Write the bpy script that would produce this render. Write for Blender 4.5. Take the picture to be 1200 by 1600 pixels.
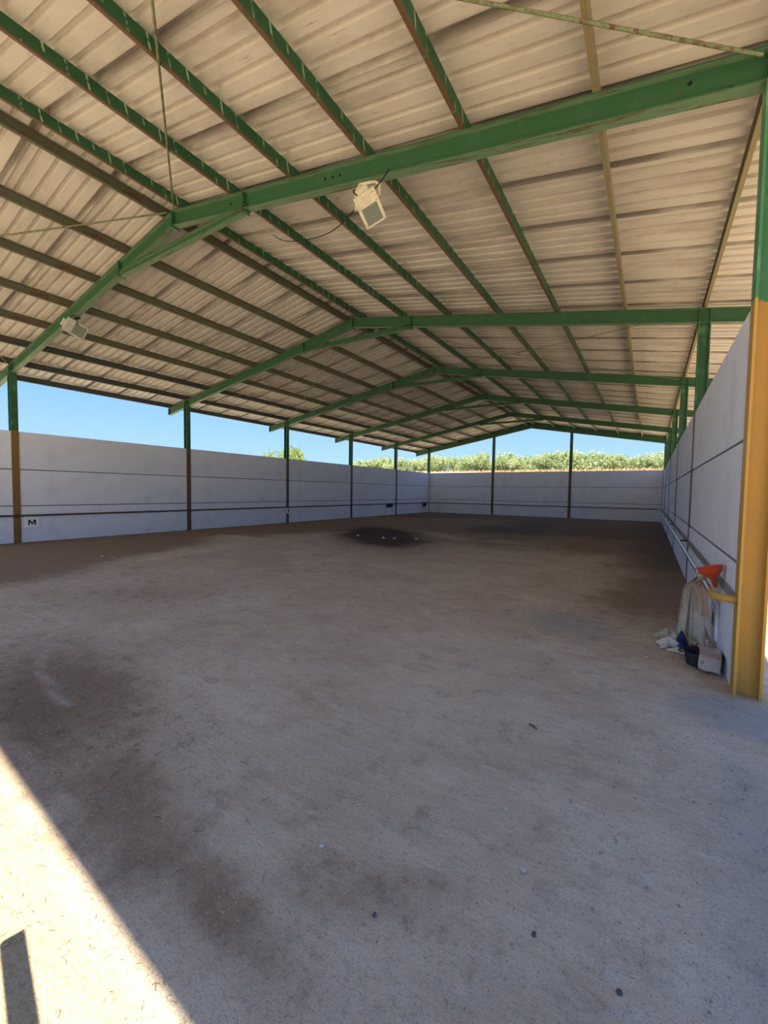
import bpy, bmesh, math, random
import numpy as np
from mathutils import Vector, Matrix

for _o in list(bpy.data.objects):
    bpy.data.objects.remove(_o, do_unlink=True)
SC = bpy.context.scene
COL = SC.collection
random.seed(7)
rng = np.random.default_rng(7)

# ------------------------------------------------------------------ camera
F_PX, YAW, PITCH, ROLL, CAM_H = 652.713, 0.5662, -0.0490, 0.0146, 1.536
cd = bpy.data.cameras.new('camera')
cam = bpy.data.objects.new('camera', cd)
COL.objects.link(cam)
SC.camera = cam
cd.sensor_fit = 'AUTO'
cd.sensor_width = 36.0
cd.lens = F_PX / 1600.0 * 36.0
cd.clip_start, cd.clip_end = 0.05, 1000
_fw = Vector((-math.sin(YAW) * math.cos(PITCH), math.cos(YAW) * math.cos(PITCH), math.sin(PITCH)))
_r0 = Vector((math.cos(YAW), math.sin(YAW), 0))
_u0 = _r0.cross(_fw)
_r = _r0 * math.cos(ROLL) + _u0 * math.sin(ROLL)
_u = -_r0 * math.sin(ROLL) + _u0 * math.cos(ROLL)
_m = Matrix((_r, _u, -_fw)).transposed().to_4x4()
_m.translation = Vector((0, 0, CAM_H))
cam.matrix_world = _m

# ------------------------------------------------------------------ sky, sun, exposure
SUN_TRAVEL = Vector((-0.20, 0.384, -1.0)).normalized()
SUN_EL = math.asin(-SUN_TRAVEL.z)
SUN_AZ = math.atan2(-SUN_TRAVEL.x, -SUN_TRAVEL.y)
SKY_STRENGTH, SUN_STRENGTH, EXPOSURE = 0.58, 7.8, 1.13
wd = bpy.data.worlds.new('sky')
SC.world = wd
wd.use_nodes = True
wn, wl = wd.node_tree.nodes, wd.node_tree.links
wn.clear()
w_out = wn.new('ShaderNodeOutputWorld')
w_bg = wn.new('ShaderNodeBackground')
# clear summer sky: pale at the horizon, deeper blue towards the zenith, the same all round
w_tc = wn.new('ShaderNodeTexCoord')
w_sep = wn.new('ShaderNodeSeparateXYZ')
w_ramp = wn.new('ShaderNodeValToRGB')
wl.new(w_tc.outputs['Generated'], w_sep.inputs[0])
wl.new(w_sep.outputs[2], w_ramp.inputs['Fac'])
_el = w_ramp.color_ramp
for _i, (_p, _c) in enumerate([(0.0, (0.50, 0.73, 0.98)), (0.06, (0.40, 0.645, 1.0)), (0.20, (0.25, 0.50, 0.98)), (0.50, (0.19, 0.44, 0.90)), (1.0, (0.13, 0.33, 0.78))]):
    _e = _el.elements[_i] if _i < 2 else _el.elements.new(_p)
    _e.position = _p; _e.color = (*_c, 1)
w_bg.inputs['Strength'].default_value = SKY_STRENGTH
wl.new(w_ramp.outputs[0], w_bg.inputs['Color'])
wl.new(w_bg.outputs[0], w_out.inputs['Surface'])
sd = bpy.data.lights.new('sun', 'SUN')
sd.energy = SUN_STRENGTH
sd.angle = math.radians(0.6)
sd.color = (1.0, 0.89, 0.67)
sun = bpy.data.objects.new('sun', sd)
COL.objects.link(sun)
sun.rotation_euler = SUN_TRAVEL.to_track_quat('-Z', 'Y').to_euler()
sun.location = (20, -40, 60)
SC.view_settings.view_transform = 'Standard'
SC.view_settings.look = 'None'
SC.view_settings.exposure = EXPOSURE
SC.view_settings.gamma = 1.0
SC.view_settings.use_curve_mapping = False

# ------------------------------------------------------------------ dimensions (metres)
XM = -6.91                      # ridge line
HALF = 7.592                     # ridge to column centre
XLC, XRC = XM - HALF, XM + HALF
Y1, BAY = 4.194, 5.0016         # first frame in view, bay
FY = [Y1 + BAY * i for i in range(-1, 6)]
WALL_H = 3.02
RT, SLOPE = 6.165, 0.183        # top of rafter at the ridge, roof fall per metre
EAVE = 8.70                     # ridge to rafter end
Y_NEAR, Y_FAR = -1.22, 29.36    # ends of the roof
RAIL_Z = 0.735
PH, PF = 0.157, 0.045             # purlin depth and flange

def rtop(dx):
    return RT - SLOPE * abs(dx)

# ------------------------------------------------------------------ helpers
def tag(o, label=None, cat=None, group=None, kind=None):
    if label: o['label'] = label
    if cat: o['category'] = cat
    if group: o['group'] = group
    if kind: o['kind'] = kind
    return o

def empty(name, loc=(0, 0, 0), rot=(0, 0, 0)):
    o = bpy.data.objects.new(name, None)
    o.empty_display_size = 0.2
    COL.objects.link(o)
    o.location = loc
    o.rotation_euler = rot
    return o

def link(name, me, parent=None, loc=None, rot=None, mats=None, smooth=False):
    o = bpy.data.objects.new(name, me)
    COL.objects.link(o)
    if parent is not None: o.parent = parent
    if loc is not None: o.location = loc
    if rot is not None: o.rotation_euler = rot
    if mats is not None and len(me.materials) == 0:
        for m in (mats if isinstance(mats, (list, tuple)) else [mats]):
            me.materials.append(m)
    if smooth:
        me.polygons.foreach_set('use_smooth', [True] * len(me.polygons))
    return o

def mesh(name, V, Fc):
    me = bpy.data.meshes.new(name)
    me.from_pydata([tuple(v) for v in V], [], [tuple(f) for f in Fc])
    me.update()
    return me

def fixn(me):
    bm = bmesh.new(); bm.from_mesh(me)
    bmesh.ops.recalc_face_normals(bm, faces=bm.faces)
    bm.to_mesh(me); bm.free()
    return me

class MB:
    """collects shapes for one mesh"""
    def __init__(s): s.V, s.F = [], []
    def add(s, V, Fc):
        b = len(s.V); s.V += [tuple(v) for v in V]; s.F += [tuple(i + b for i in f) for f in Fc]; return s
    def box(s, a, b):
        (x0, y0, z0), (x1, y1, z1) = a, b
        return s.add([(x0,y0,z0),(x1,y0,z0),(x1,y1,z0),(x0,y1,z0),(x0,y0,z1),(x1,y0,z1),(x1,y1,z1),(x0,y1,z1)],
                     [(0,3,2,1),(4,5,6,7),(0,1,5,4),(1,2,6,5),(2,3,7,6),(3,0,4,7)])
    def loft(s, rings, cap=True):
        n = len(rings[0]); b = len(s.V)
        for r in rings: s.V += [tuple(p) for p in r]
        for k in range(len(rings) - 1):
            for i in range(n):
                j = (i + 1) % n
                s.F.append((b + k*n + i, b + k*n + j, b + (k+1)*n + j, b + (k+1)*n + i))
        if cap:
            s.F.append(tuple(b + i for i in range(n))[::-1])
            s.F.append(tuple(b + (len(rings)-1)*n + i for i in range(n)))
        return s
    def tube(s, pts, r, n=10, cap=True):
        pts = [Vector(p) for p in pts]
        rs = r if isinstance(r, (list, tuple)) else [r] * len(pts)
        rings = []; prev = None
        for i, p in enumerate(pts):
            d = (pts[min(i+1, len(pts)-1)] - pts[max(i-1, 0)]).normalized()
            if prev is None:
                a = Vector((0,0,1)) if abs(d.z) < 0.9 else Vector((1,0,0))
                x = a.cross(d).normalized()
            else:
                x = (prev - d * prev.dot(d)).normalized()
            prev = x; y = d.cross(x)
            rings.append([p + (x*math.cos(2*math.pi*k/n) + y*math.sin(2*math.pi*k/n)) * rs[i] for k in range(n)])
        return s.loft(rings, cap)
    def build(s, name, mat, parent=None, loc=None, rot=None, smooth=False):
        me = fixn(mesh(name, s.V, s.F))
        return link(name, me, parent, loc, rot, mat, smooth)

def smooth_by_angle(o, deg=35):
    me = o.data
    me.polygons.foreach_set('use_smooth', [True] * len(me.polygons))
    bm = bmesh.new(); bm.from_mesh(me)
    for e in bm.edges:
        if len(e.link_faces) == 2 and e.calc_face_angle(0) > math.radians(deg): e.smooth = False
    bm.to_mesh(me); bm.free()
    return o

def lathe(prof, n=32):
    m = MB(); V = []; Fc = []
    for (r, z) in prof:
        V += [(r*math.cos(2*math.pi*k/n), r*math.sin(2*math.pi*k/n), z) for k in range(n)]
    for i in range(len(prof)-1):
        for k in range(n):
            j = (k+1) % n
            Fc.append((i*n+k, i*n+j, (i+1)*n+j, (i+1)*n+k))
    return m.add(V, Fc)

# ------------------------------------------------------------------ materials
class NT:
    def __init__(s, name, rough=0.8, metallic=0.0, spec=0.3):
        s.m = bpy.data.materials.new(name); s.m.use_nodes = True
        s.n, s.l = s.m.node_tree.nodes, s.m.node_tree.links
        s.b = s.n['Principled BSDF']
        s.b.inputs['Roughness'].default_value = rough
        s.b.inputs['Metallic'].default_value = metallic
        s.b.inputs['Specular IOR Level'].default_value = spec
        s.tc = s.n.new('ShaderNodeTexCoord')
    def col(s, c):
        s.b.inputs['Base Color'].default_value = (*c, 1); return s
    def mapping(s, scale=(1,1,1), src='Object', rot=(0,0,0)):
        mp = s.n.new('ShaderNodeMapping'); mp.inputs['Scale'].default_value = scale; mp.inputs['Rotation'].default_value = rot
        s.l.new(s.tc.outputs[src], mp.inputs['Vector']); return mp.outputs[0]
    def noise(s, vec, scale, detail=4, rough=0.6, dist=0.0):
        t = s.n.new('ShaderNodeTexNoise'); t.inputs['Scale'].default_value = scale; t.inputs['Detail'].default_value = detail
        t.inputs['Roughness'].default_value = rough; t.inputs['Distortion'].default_value = dist
        s.l.new(vec, t.inputs['Vector']); return t.outputs['Fac']
    def ramp(s, fac, a, b, ca=0.0, cb=1.0):
        r = s.n.new('ShaderNodeMapRange'); r.interpolation_type = 'SMOOTHSTEP'
        r.inputs['From Min'].default_value = a; r.inputs['From Max'].default_value = b
        r.inputs['To Min'].default_value = ca; r.inputs['To Max'].default_value = cb
        s.l.new(fac, r.inputs['Value']); return r.outputs[0]
    def math(s, op, a, b=None, clamp=False):
        t = s.n.new('ShaderNodeMath'); t.operation = op; t.use_clamp = clamp
        for i, v in enumerate((a, b)):
            if v is None: continue
            if isinstance(v, (int, float)): t.inputs[i].default_value = v
            else: s.l.new(v, t.inputs[i])
        return t.outputs[0]
    def mix(s, fac, a, b, mode='MIX'):
        t = s.n.new('ShaderNodeMix'); t.data_type = 'RGBA'; t.blend_type = mode
        for idx, v in ((0, fac), (6, a), (7, b)):
            if isinstance(v, (int, float)): t.inputs[idx].default_value = v
            elif isinstance(v, tuple): t.inputs[idx].default_value = (*v, 1)
            else: s.l.new(v, t.inputs[idx])
        return t.outputs[2]
    def sep(s, src='Object'):
        t = s.n.new('ShaderNodeSeparateXYZ'); s.l.new(s.tc.outputs[src], t.inputs[0]); return t.outputs
    def attr(s, name):
        t = s.n.new('ShaderNodeAttribute'); t.attribute_name = name; return t.outputs
    def out(s, c, bump=None, strength=0.3, dist=0.01, rough=None):
        s.l.new(c, s.b.inputs['Base Color'])
        if bump is not None:
            t = s.n.new('ShaderNodeBump'); t.inputs['Strength'].default_value = strength; t.inputs['Distance'].default_value = dist
            s.l.new(bump, t.inputs['Height']); s.l.new(t.outputs[0], s.b.inputs['Normal'])
        if rough is not None: s.l.new(rough, s.b.inputs['Roughness'])
        return s.m

def simple(name, c, rough=0.7, metallic=0.0, var=0.25, scale=6.0, bump=0.15, spec=0.3):
    t = NT(name, rough, metallic, spec)
    v = t.mapping()
    n = t.noise(v, scale, 5)
    f = t.ramp(n, 0.3, 0.7)
    dk = tuple(x * (1 - var) for x in c); lt = tuple(min(1, x * (1 + var * 0.5)) for x in c)
    return t.out(t.mix(f, dk, lt), t.noise(v, scale * 6, 3), bump, 0.004)

GREEN = (0.028, 0.100, 0.045)
GREEN_FADED = (0.17, 0.33, 0.20)
RUST = (0.115, 0.052, 0.026)
RUST_DARK = (0.045, 0.026, 0.018)

def steel_paint(name, paint, faded, rust_lo, rust_hi, scale=(3, 3, 3), streak=None, band=None, lip=None, under=None, inner=None):
    """weathered paint over steel; band = (z, lower paint) for columns painted in two colours"""
    t = NT(name, 0.55, 0, 0.35)
    v = t.mapping(scale)
    fade = t.ramp(t.noise(v, 1.3, 5, 0.65), 0.50, 0.75)
    c = t.mix(fade, paint, faded)
    if band:
        z = t.sep()[2]
        wob = t.math('ADD', z, t.math('MULTIPLY', t.noise(t.mapping((6, 6, 6)), 3.0, 3), 0.10))
        f = t.ramp(wob, band[0] + 0.045, band[0] + 0.055)
        lower = t.mix(t.ramp(t.noise(v, 2.0, 5), 0.35, 0.75), band[1], band[2])
        c = t.mix(f, lower, c)
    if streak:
        # pale slanted streaks on the web, one beside every roof rib
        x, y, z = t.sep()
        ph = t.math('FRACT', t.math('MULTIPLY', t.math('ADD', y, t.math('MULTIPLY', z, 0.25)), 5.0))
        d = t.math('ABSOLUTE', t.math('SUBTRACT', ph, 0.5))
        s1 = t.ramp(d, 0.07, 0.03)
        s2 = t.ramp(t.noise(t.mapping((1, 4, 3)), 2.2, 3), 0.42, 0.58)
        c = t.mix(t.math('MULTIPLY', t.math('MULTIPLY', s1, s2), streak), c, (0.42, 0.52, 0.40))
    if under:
        # rust and peeled paint on flange undersides, plus ground bounce painted as paler green
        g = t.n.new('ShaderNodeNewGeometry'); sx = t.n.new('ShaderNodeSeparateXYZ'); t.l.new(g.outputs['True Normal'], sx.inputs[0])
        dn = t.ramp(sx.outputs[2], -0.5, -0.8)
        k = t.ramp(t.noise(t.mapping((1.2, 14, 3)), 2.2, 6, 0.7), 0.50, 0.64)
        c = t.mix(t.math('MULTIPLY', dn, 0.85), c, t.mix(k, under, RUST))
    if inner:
        # near-black inside the channel, on faces turned to the ridge
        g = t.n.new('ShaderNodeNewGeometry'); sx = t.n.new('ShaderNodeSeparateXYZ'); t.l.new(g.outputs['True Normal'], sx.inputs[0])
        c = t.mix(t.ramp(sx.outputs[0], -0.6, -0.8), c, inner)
    if lip:
        # the thin lower lip has lost its paint
        zz = t.sep()[2]
        f = t.math('MULTIPLY', t.ramp(zz, lip, lip * 0.5), t.ramp(t.noise(t.mapping((4, 3, 4)), 2.0, 5, 0.7), 0.30, 0.50))
        c = t.mix(f, c, (0.13, 0.075, 0.042))
    rn = t.noise(v, 2.7, 8, 0.72)
    c = t.mix(t.ramp(rn, rust_lo, rust_hi), c, RUST)
    c = t.mix(t.ramp(t.noise(v, 5.5, 8, 0.75), rust_lo + 0.05, rust_hi + 0.05), c, RUST_DARK)
    return t.out(c, rn, 0.25, 0.004)

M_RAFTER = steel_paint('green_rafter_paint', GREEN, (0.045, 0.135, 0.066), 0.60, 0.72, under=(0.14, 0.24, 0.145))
M_COLUMN = steel_paint('green_and_brown_column_paint', GREEN, (0.08, 0.25, 0.13), 0.63, 0.76, band=(WALL_H, (0.135, 0.072, 0.042), (0.16, 0.09, 0.058)))
M_COLUMN_B = steel_paint('green_and_dark_ochre_column_paint', GREEN, (0.08, 0.25, 0.13), 0.66, 0.78, band=(WALL_H, (0.25, 0.135, 0.035), (0.21, 0.12, 0.04)))
M_COLUMN_Y = steel_paint('green_and_ochre_column_paint', (0.06, 0.22, 0.10), GREEN_FADED, 0.68, 0.80, band=(WALL_H - 0.02, (0.56, 0.31, 0.055), (0.50, 0.29, 0.07)))
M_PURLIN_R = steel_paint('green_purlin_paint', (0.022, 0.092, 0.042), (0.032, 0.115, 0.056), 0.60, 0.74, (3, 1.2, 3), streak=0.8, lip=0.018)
M_PURLIN_E = steel_paint('faded_green_purlin_paint', (0.25, 0.20, 0.11), (0.17, 0.25, 0.15), 0.55, 0.72, (3, 1.2, 3))
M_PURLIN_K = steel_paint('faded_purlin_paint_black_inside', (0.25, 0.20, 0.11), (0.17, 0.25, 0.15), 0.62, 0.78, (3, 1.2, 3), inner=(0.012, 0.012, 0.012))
M_PURLIN_L = steel_paint('rusty_purlin_paint', (0.105, 0.110, 0.075), (0.14, 0.12, 0.085), 0.52, 0.70, (3, 1.0, 3))
M_PURLIN_D = steel_paint('dark_purlin_paint', (0.050, 0.066, 0.064), (0.07, 0.07, 0.06), 0.52, 0.70, (3, 1.0, 3))
M_ROD = steel_paint('rusty_rod_paint', (0.17, 0.22, 0.12), (0.24, 0.24, 0.14), 0.45, 0.62, (6, 6, 6))
M_RAIL_BROWN = simple('brown_rail_paint', (0.11, 0.062, 0.040), 0.6, 0, 0.3, 4)
M_OCHRE = simple('ochre_paint', (0.55, 0.32, 0.06), 0.5, 0, 0.15, 5)
M_GALV = simple('galvanised_steel', (0.55, 0.55, 0.57), 0.24, 1.0, 0.15, 14, 0.05, 0.5)
M_GREY_STRIP = simple('grey_wall_strip', (0.36, 0.36, 0.38), 0.8, 0, 0.15, 5)
M_CABLE = simple('black_cable', (0.012, 0.012, 0.013), 0.6, 0, 0.2, 20)
M_LAMP_WHITE = simple('lamp_cream_enamel', (0.72, 0.66, 0.53), 0.5, 0, 0.18, 9)
M_LAMP_GREY = simple('lamp_grey_enamel', (0.50, 0.50, 0.47), 0.5, 0, 0.2, 9)
M_BLUE_RAG = simple('blue_cloth', (0.020, 0.038, 0.13), 0.9, 0, 0.5, 9)
M_RED_RAG = simple('red_cloth', (0.33, 0.045, 0.035), 0.9, 0, 0.3, 9)
M_ORANGE = simple('orange_plastic', (0.62, 0.075, 0.020), 0.45, 0, 0.15, 7, 0.05, 0.4)
M_RUBBER = simple('dark_grey_rubber', (0.035, 0.036, 0.040), 0.75, 0, 0.4, 9)
M_SIGN = simple('white_sign_board', (0.95, 0.95, 0.95), 0.5, 0, 0.03, 5, 0.05)
M_LETTER = simple('navy_letter_paint', (0.010, 0.012, 0.035), 0.6, 0, 0.1, 5, 0.02)
M_STONE_W = simple('pale_stone', (0.55, 0.50, 0.45), 0.9, 0, 0.2, 30)
M_STONE_D = simple('dark_stone', (0.11, 0.105, 0.11), 0.9, 0, 0.3, 30)
M_GRAVEL = simple('grey_gravel', (0.30, 0.28, 0.27), 0.9, 0, 0.4, 9)
M_WOOD = simple('weathered_timber', (0.22, 0.16, 0.10), 0.85, 0, 0.35, 8)
M_BARK = simple('bark', (0.16, 0.12, 0.085), 0.95, 0, 0.4, 8)

_t = NT('lamp_glass', 0.15, 0, 0.6)
M_GLASS = _t.col((0.19, 0.23, 0.21)).m

def cloth_mat(name, c, dirt, scale=5):
    t = NT(name, 0.95, 0, 0.1)
    v = t.mapping((1, 1, 1))
    f = t.ramp(t.noise(v, scale, 6, 0.65), 0.45, 0.72)
    col = t.mix(f, c, dirt)
    col = t.mix(t.ramp(t.noise(v, scale * 4, 4), 0.62, 0.72), col, tuple(x * 0.45 for x in dirt))
    return t.out(col, t.noise(v, 60, 3), 0.2, 0.003)
M_CLOTH_A = cloth_mat('cream_canvas', (0.60, 0.53, 0.41), (0.42, 0.34, 0.25))
M_CLOTH_B = cloth_mat('beige_canvas', (0.62, 0.51, 0.36), (0.48, 0.34, 0.23))
M_CLOTH_W = cloth_mat('off_white_cotton', (0.66, 0.62, 0.56), (0.42, 0.37, 0.31), 8)
M_CLOTH_G = cloth_mat('grey_white_cotton', (0.62, 0.54, 0.45), (0.44, 0.37, 0.31), 6)
M_CLOTH_P = cloth_mat('pinkish_canvas', (0.50, 0.42, 0.38), (0.38, 0.28, 0.25), 5)
M_CLOTH_O = cloth_mat('olive_cream_cotton', (0.46, 0.43, 0.30), (0.30, 0.28, 0.17), 8)
M_CLOTH_S = cloth_mat('salmon_towel', (0.55, 0.42, 0.32), (0.55, 0.28, 0.20), 7)

# roof sheet underside
t = NT('roof_sheet_metal', 0.6, 0, 0.25)
v = t.mapping((0.35, 1.2, 1), 'Object')
oi = t.n.new('ShaderNodeObjectInfo')
c = t.mix(oi.outputs['Random'], (0.57, 0.535, 0.49), (0.64, 0.60, 0.555))
c = t.mix(t.ramp(t.noise(v, 2.0, 6, 0.65), 0.42, 0.75), c, (0.44, 0.40, 0.365))
c = t.mix(t.ramp(t.noise(t.mapping((1.2, 9, 1)), 3.0, 4, 0.6), 0.60, 0.80), c, (0.33, 0.30, 0.27))
yl = t.sep()[1]
lap = t.ramp(t.math('ABSOLUTE', t.math('SUBTRACT', yl, 0.5)), 0.43, 0.52)
c = t.mix(t.math('MULTIPLY', lap, t.ramp(t.noise(v, 1.5, 4), 0.25, 0.6)), c, (0.20, 0.18, 0.165))
M_SHEET = t.out(c, t.noise(v, 8, 3), 0.05, 0.004)

# whitewashed precast panels
t = NT('whitewashed_concrete', 0.85, 0, 0.2)
v = t.mapping()
oi = t.n.new('ShaderNodeObjectInfo')
c = t.mix(oi.outputs['Random'], (0.77, 0.81, 0.915), (0.82, 0.855, 0.945))
c = t.mix(t.ramp(t.noise(v, 1.6, 6, 0.7), 0.45, 0.8), c, (0.67, 0.71, 0.80))
c = t.mix(t.ramp(t.noise(t.mapping((5, 5, 0.6)), 2.0, 5, 0.7), 0.60, 0.78), c, (0.70, 0.735, 0.81))
c = t.mix(t.ramp(t.noise(v, 9.0, 5, 0.6), 0.70, 0.78), c, (0.50, 0.51, 0.54))
M_PANEL = t.out(c, t.noise(v, 14, 6, 0.7), 0.25, 0.006)

# arena floor: attributes say where soil is brown, damp or grey gravel, and where wheels pressed it pale
t = NT('compacted_earth', 0.95, 0, 0.1)
v = t.mapping()
a = t.n.new('ShaderNodeAttribute'); a.attribute_name = 'soil'
sp = t.n.new('ShaderNodeSeparateColor'); t.l.new(a.outputs['Color'], sp.inputs[0])
aw = t.attr('track')[2]
n1 = t.noise(v, 0.9, 8, 0.68)
n2 = t.noise(v, 5.0, 8, 0.72)
n3 = t.noise(v, 38.0, 5, 0.7)
nd = t.noise(t.mapping((1.0, 6.0, 1), rot=(0, 0, 0.95)), 2.5, 5, 0.65)
c = t.mix(t.ramp(n1, 0.35, 0.68), (0.56, 0.445, 0.345), (0.71, 0.595, 0.485))
c = t.mix(t.math('MULTIPLY', t.ramp(nd, 0.45, 0.75), 0.45), c, (0.76, 0.66, 0.56))
def zone(fac, lo, hi, amp=0.9):  # ragged edge
    k = t.math('ADD', fac, t.math('MULTIPLY', t.math('SUBTRACT', t.math('ADD', t.math('MULTIPLY', n1, 0.6), t.math('MULTIPLY', n2, 0.4)), 0.5), amp))
    return t.ramp(k, lo, hi)
c = t.mix(zone(sp.outputs[2], 0.35, 0.75), c, (0.47, 0.44, 0.41))
c = t.mix(zone(sp.outputs[0], 0.15, 0.90, 1.9), c, (0.33, 0.23, 0.16))
c = t.mix(zone(sp.outputs[1], 0.20, 0.85, 1.3), c, (0.175, 0.130, 0.098))
c = t.mix(t.math('MULTIPLY', zone(aw, 0.3, 1.0, 1.3), 0.42), c, (0.70, 0.65, 0.58))
ws = t.attr('wet')[2]
c = t.mix(zone(ws, 0.3, 0.75, 0.7), c, (0.062, 0.050, 0.043))
c = t.mix(zone(t.attr('sand')[2], 0.2, 0.9, 0.8), c, (0.52, 0.41, 0.28))
c = t.mix(t.math('MULTIPLY', t.ramp(n2, 0.50, 0.72), 0.5), c, (0.27, 0.205, 0.155))
c = t.mix(t.math('MULTIPLY', t.ramp(n3, 0.55, 0.72), 0.55), c, (0.22, 0.185, 0.155))
c = t.mix(t.math('MULTIPLY', t.ramp(t.noise(v, 70, 3, 0.6), 0.60, 0.70), 0.5), c, (0.60, 0.57, 0.53))
nm = t.noise(t.mapping((1, 2.2, 1), rot=(0, 0, 0.9)), 1.9, 7, 0.7)
c = t.mix(t.math('MULTIPLY', t.ramp(nm, 0.50, 0.75), 0.45), c, (0.38, 0.275, 0.195))
c = t.mix(t.math('MULTIPLY', t.ramp(t.noise(v, 130, 2, 0.6), 0.56, 0.68), 0.45), c, (0.17, 0.145, 0.13))
h = t.math('ADD', t.math('MULTIPLY', n2, 0.8), t.math('ADD', t.math('MULTIPLY', n3, 0.35), t.math('MULTIPLY', nd, 0.4)))
M_FLOOR = t.out(c, h, 1.0, 0.04)

t = NT('dry_field', 0.95, 0, 0.1)
v = t.mapping()
c = t.mix(t.ramp(t.noise(v, 0.12, 6, 0.6), 0.35, 0.65), (0.46, 0.37, 0.26), (0.54, 0.46, 0.34))
c = t.mix(t.ramp(t.noise(v, 1.2, 6, 0.7), 0.5, 0.7), c, (0.34, 0.29, 0.16))
M_FIELD = t.out(c, t.noise(v, 3.0, 6, 0.7), 0.6, 0.1)

def leaf_mat(name, a, b):
    t = NT(name, 0.6, 0, 0.3)
    g = t.attr('tint')[2]
    c = t.mix(g, a, b)
    t.b.inputs['Subsurface Weight'].default_value = 0.0
    m = t.out(c)
    tr = t.n.new('ShaderNodeBsdfTranslucent'); t.l.new(c, tr.inputs['Color'])
    ms = t.n.new('ShaderNodeMixShader'); ms.inputs[0].default_value = 0.35
    o = t.n['Material Output']
    t.l.new(t.b.outputs[0], ms.inputs[1]); t.l.new(tr.outputs[0], ms.inputs[2]); t.l.new(ms.outputs[0], o.inputs['Surface'])
    return m
M_LEAF = leaf_mat('shrub_leaves', (0.24, 0.33, 0.15), (0.54, 0.61, 0.38))
M_LEAF_T = leaf_mat('tree_leaves', (0.14, 0.22, 0.055), (0.34, 0.43, 0.15))
M_DRYGRASS = leaf_mat('dry_grass', (0.42, 0.30, 0.17), (0.60, 0.46, 0.28))

# ================================================================== the ground
def smoothstep(a, b, x):
    u = np.clip((x - a) / (b - a), 0, 1)
    return u * u * (3 - 2 * u)

def vnoise(x, y, scale, seed):
    """cheap value noise on numpy arrays"""
    r = np.random.default_rng(seed); T = r.random((64, 64))
    xs, ys = x * scale + 1000.0, y * scale + 1000.0
    xi, yi = np.floor(xs).astype(int), np.floor(ys).astype(int)
    fx, fy = xs - xi, ys - yi
    fx, fy = fx*fx*(3-2*fx), fy*fy*(3-2*fy)
    g = lambda i, j: T[i % 64, j % 64]
    return (g(xi,yi)*(1-fx)*(1-fy) + g(xi+1,yi)*fx*(1-fy) + g(xi,yi+1)*(1-fx)*fy + g(xi+1,yi+1)*fx*fy)

TRACKS = [
    [(-7.34, 7.25), (-5.51, 5.64), (-4.11, 4.58), (-2.66, 3.69)],
    [(-3.1, 2.81), (-2.44, 2.48), (-1.94, 2.31), (-1.57, 2.2)],
    [(-1.54, 6.43), (-1.1, 4.92), (-0.76, 4.23), (-0.32, 3.72), (0.04, 3.43), (0.49, 3.17)],
    [(-0.55, 2.15), (-0.32, 2.1), (-0.15, 2.03), (0.11, 1.88)],
    [(-8.67, 5.59), (-7.95, 4.21), (-6.37, 2.52), (-5.06, 1.66), (-4.22, 1.34), (-3.44, 1.23)],
    [(-6.13, 4.81), (-4.63, 3.38), (-3.69, 2.62), (-2.88, 2.1)],
    [(-4.94, 4.47), (-4.07, 3.43), (-3.31, 2.67), (-2.54, 2.08)],
    [(-0.85, 2.01), (-0.49, 1.73), (-0.16, 1.56), (0.05, 1.4)],
    [(-5.2, 7.19), (-2.79, 5.09), (-1.43, 3.96)],
]
def seg_dist(X, Y, pl):
    D = np.full(X.shape, 1e9)
    for (x0, y0), (x1, y1) in zip(pl[:-1], pl[1:]):
        dx, dy = x1 - x0, y1 - y0
        u = np.clip(((X - x0) * dx + (Y - y0) * dy) / (dx*dx + dy*dy), 0, 1)
        D = np.minimum(D, np.hypot(X - x0 - u*dx, Y - y0 - u*dy))
    return D

def floor_height(X, Y):
    z = (vnoise(X, Y, 0.45, 1) - 0.5) * 0.03 + (vnoise(X, Y, 1.7, 2) - 0.5) * 0.014
    z = z * smoothstep(0, 1.2, X - XLC) * smoothstep(0, 1.0, FY[-1] - Y)
    near_r = np.exp(-((X - XRC) / 0.35)**2)
    z = z * (1 - near_r)
    return z

def gauss(X, Y, cx, cy, sx, sy, rot=0.0):
    c, s = math.cos(rot), math.sin(rot)
    u, w = (X - cx) * c + (Y - cy) * s, -(X - cx) * s + (Y - cy) * c
    return np.exp(-((u / sx)**2 + (w / sy)**2))

STEP = 0.075
xs = np.arange(XLC - 0.08, 6.0, STEP); ys = np.arange(-7.0, FY[-1] + 0.15, STEP)
X, Y = np.meshgrid(xs, ys)
trk = np.zeros_like(X)
for i, pl in enumerate(TRACKS):
    w = 0.055 if i not in (3, 7) else 0.03
    trk = np.maximum(trk, np.exp(-(seg_dist(X, Y, pl) / w)**2))
Zf = floor_height(X, Y) - 0.012 * trk + 0.004 * (vnoise(X, Y, 6, 3) - 0.5)
wob = (vnoise(X, Y, 0.35, 11) - 0.5) * 3.0 + (vnoise(X, Y, 1.3, 12) - 0.5) * 0.9
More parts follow.
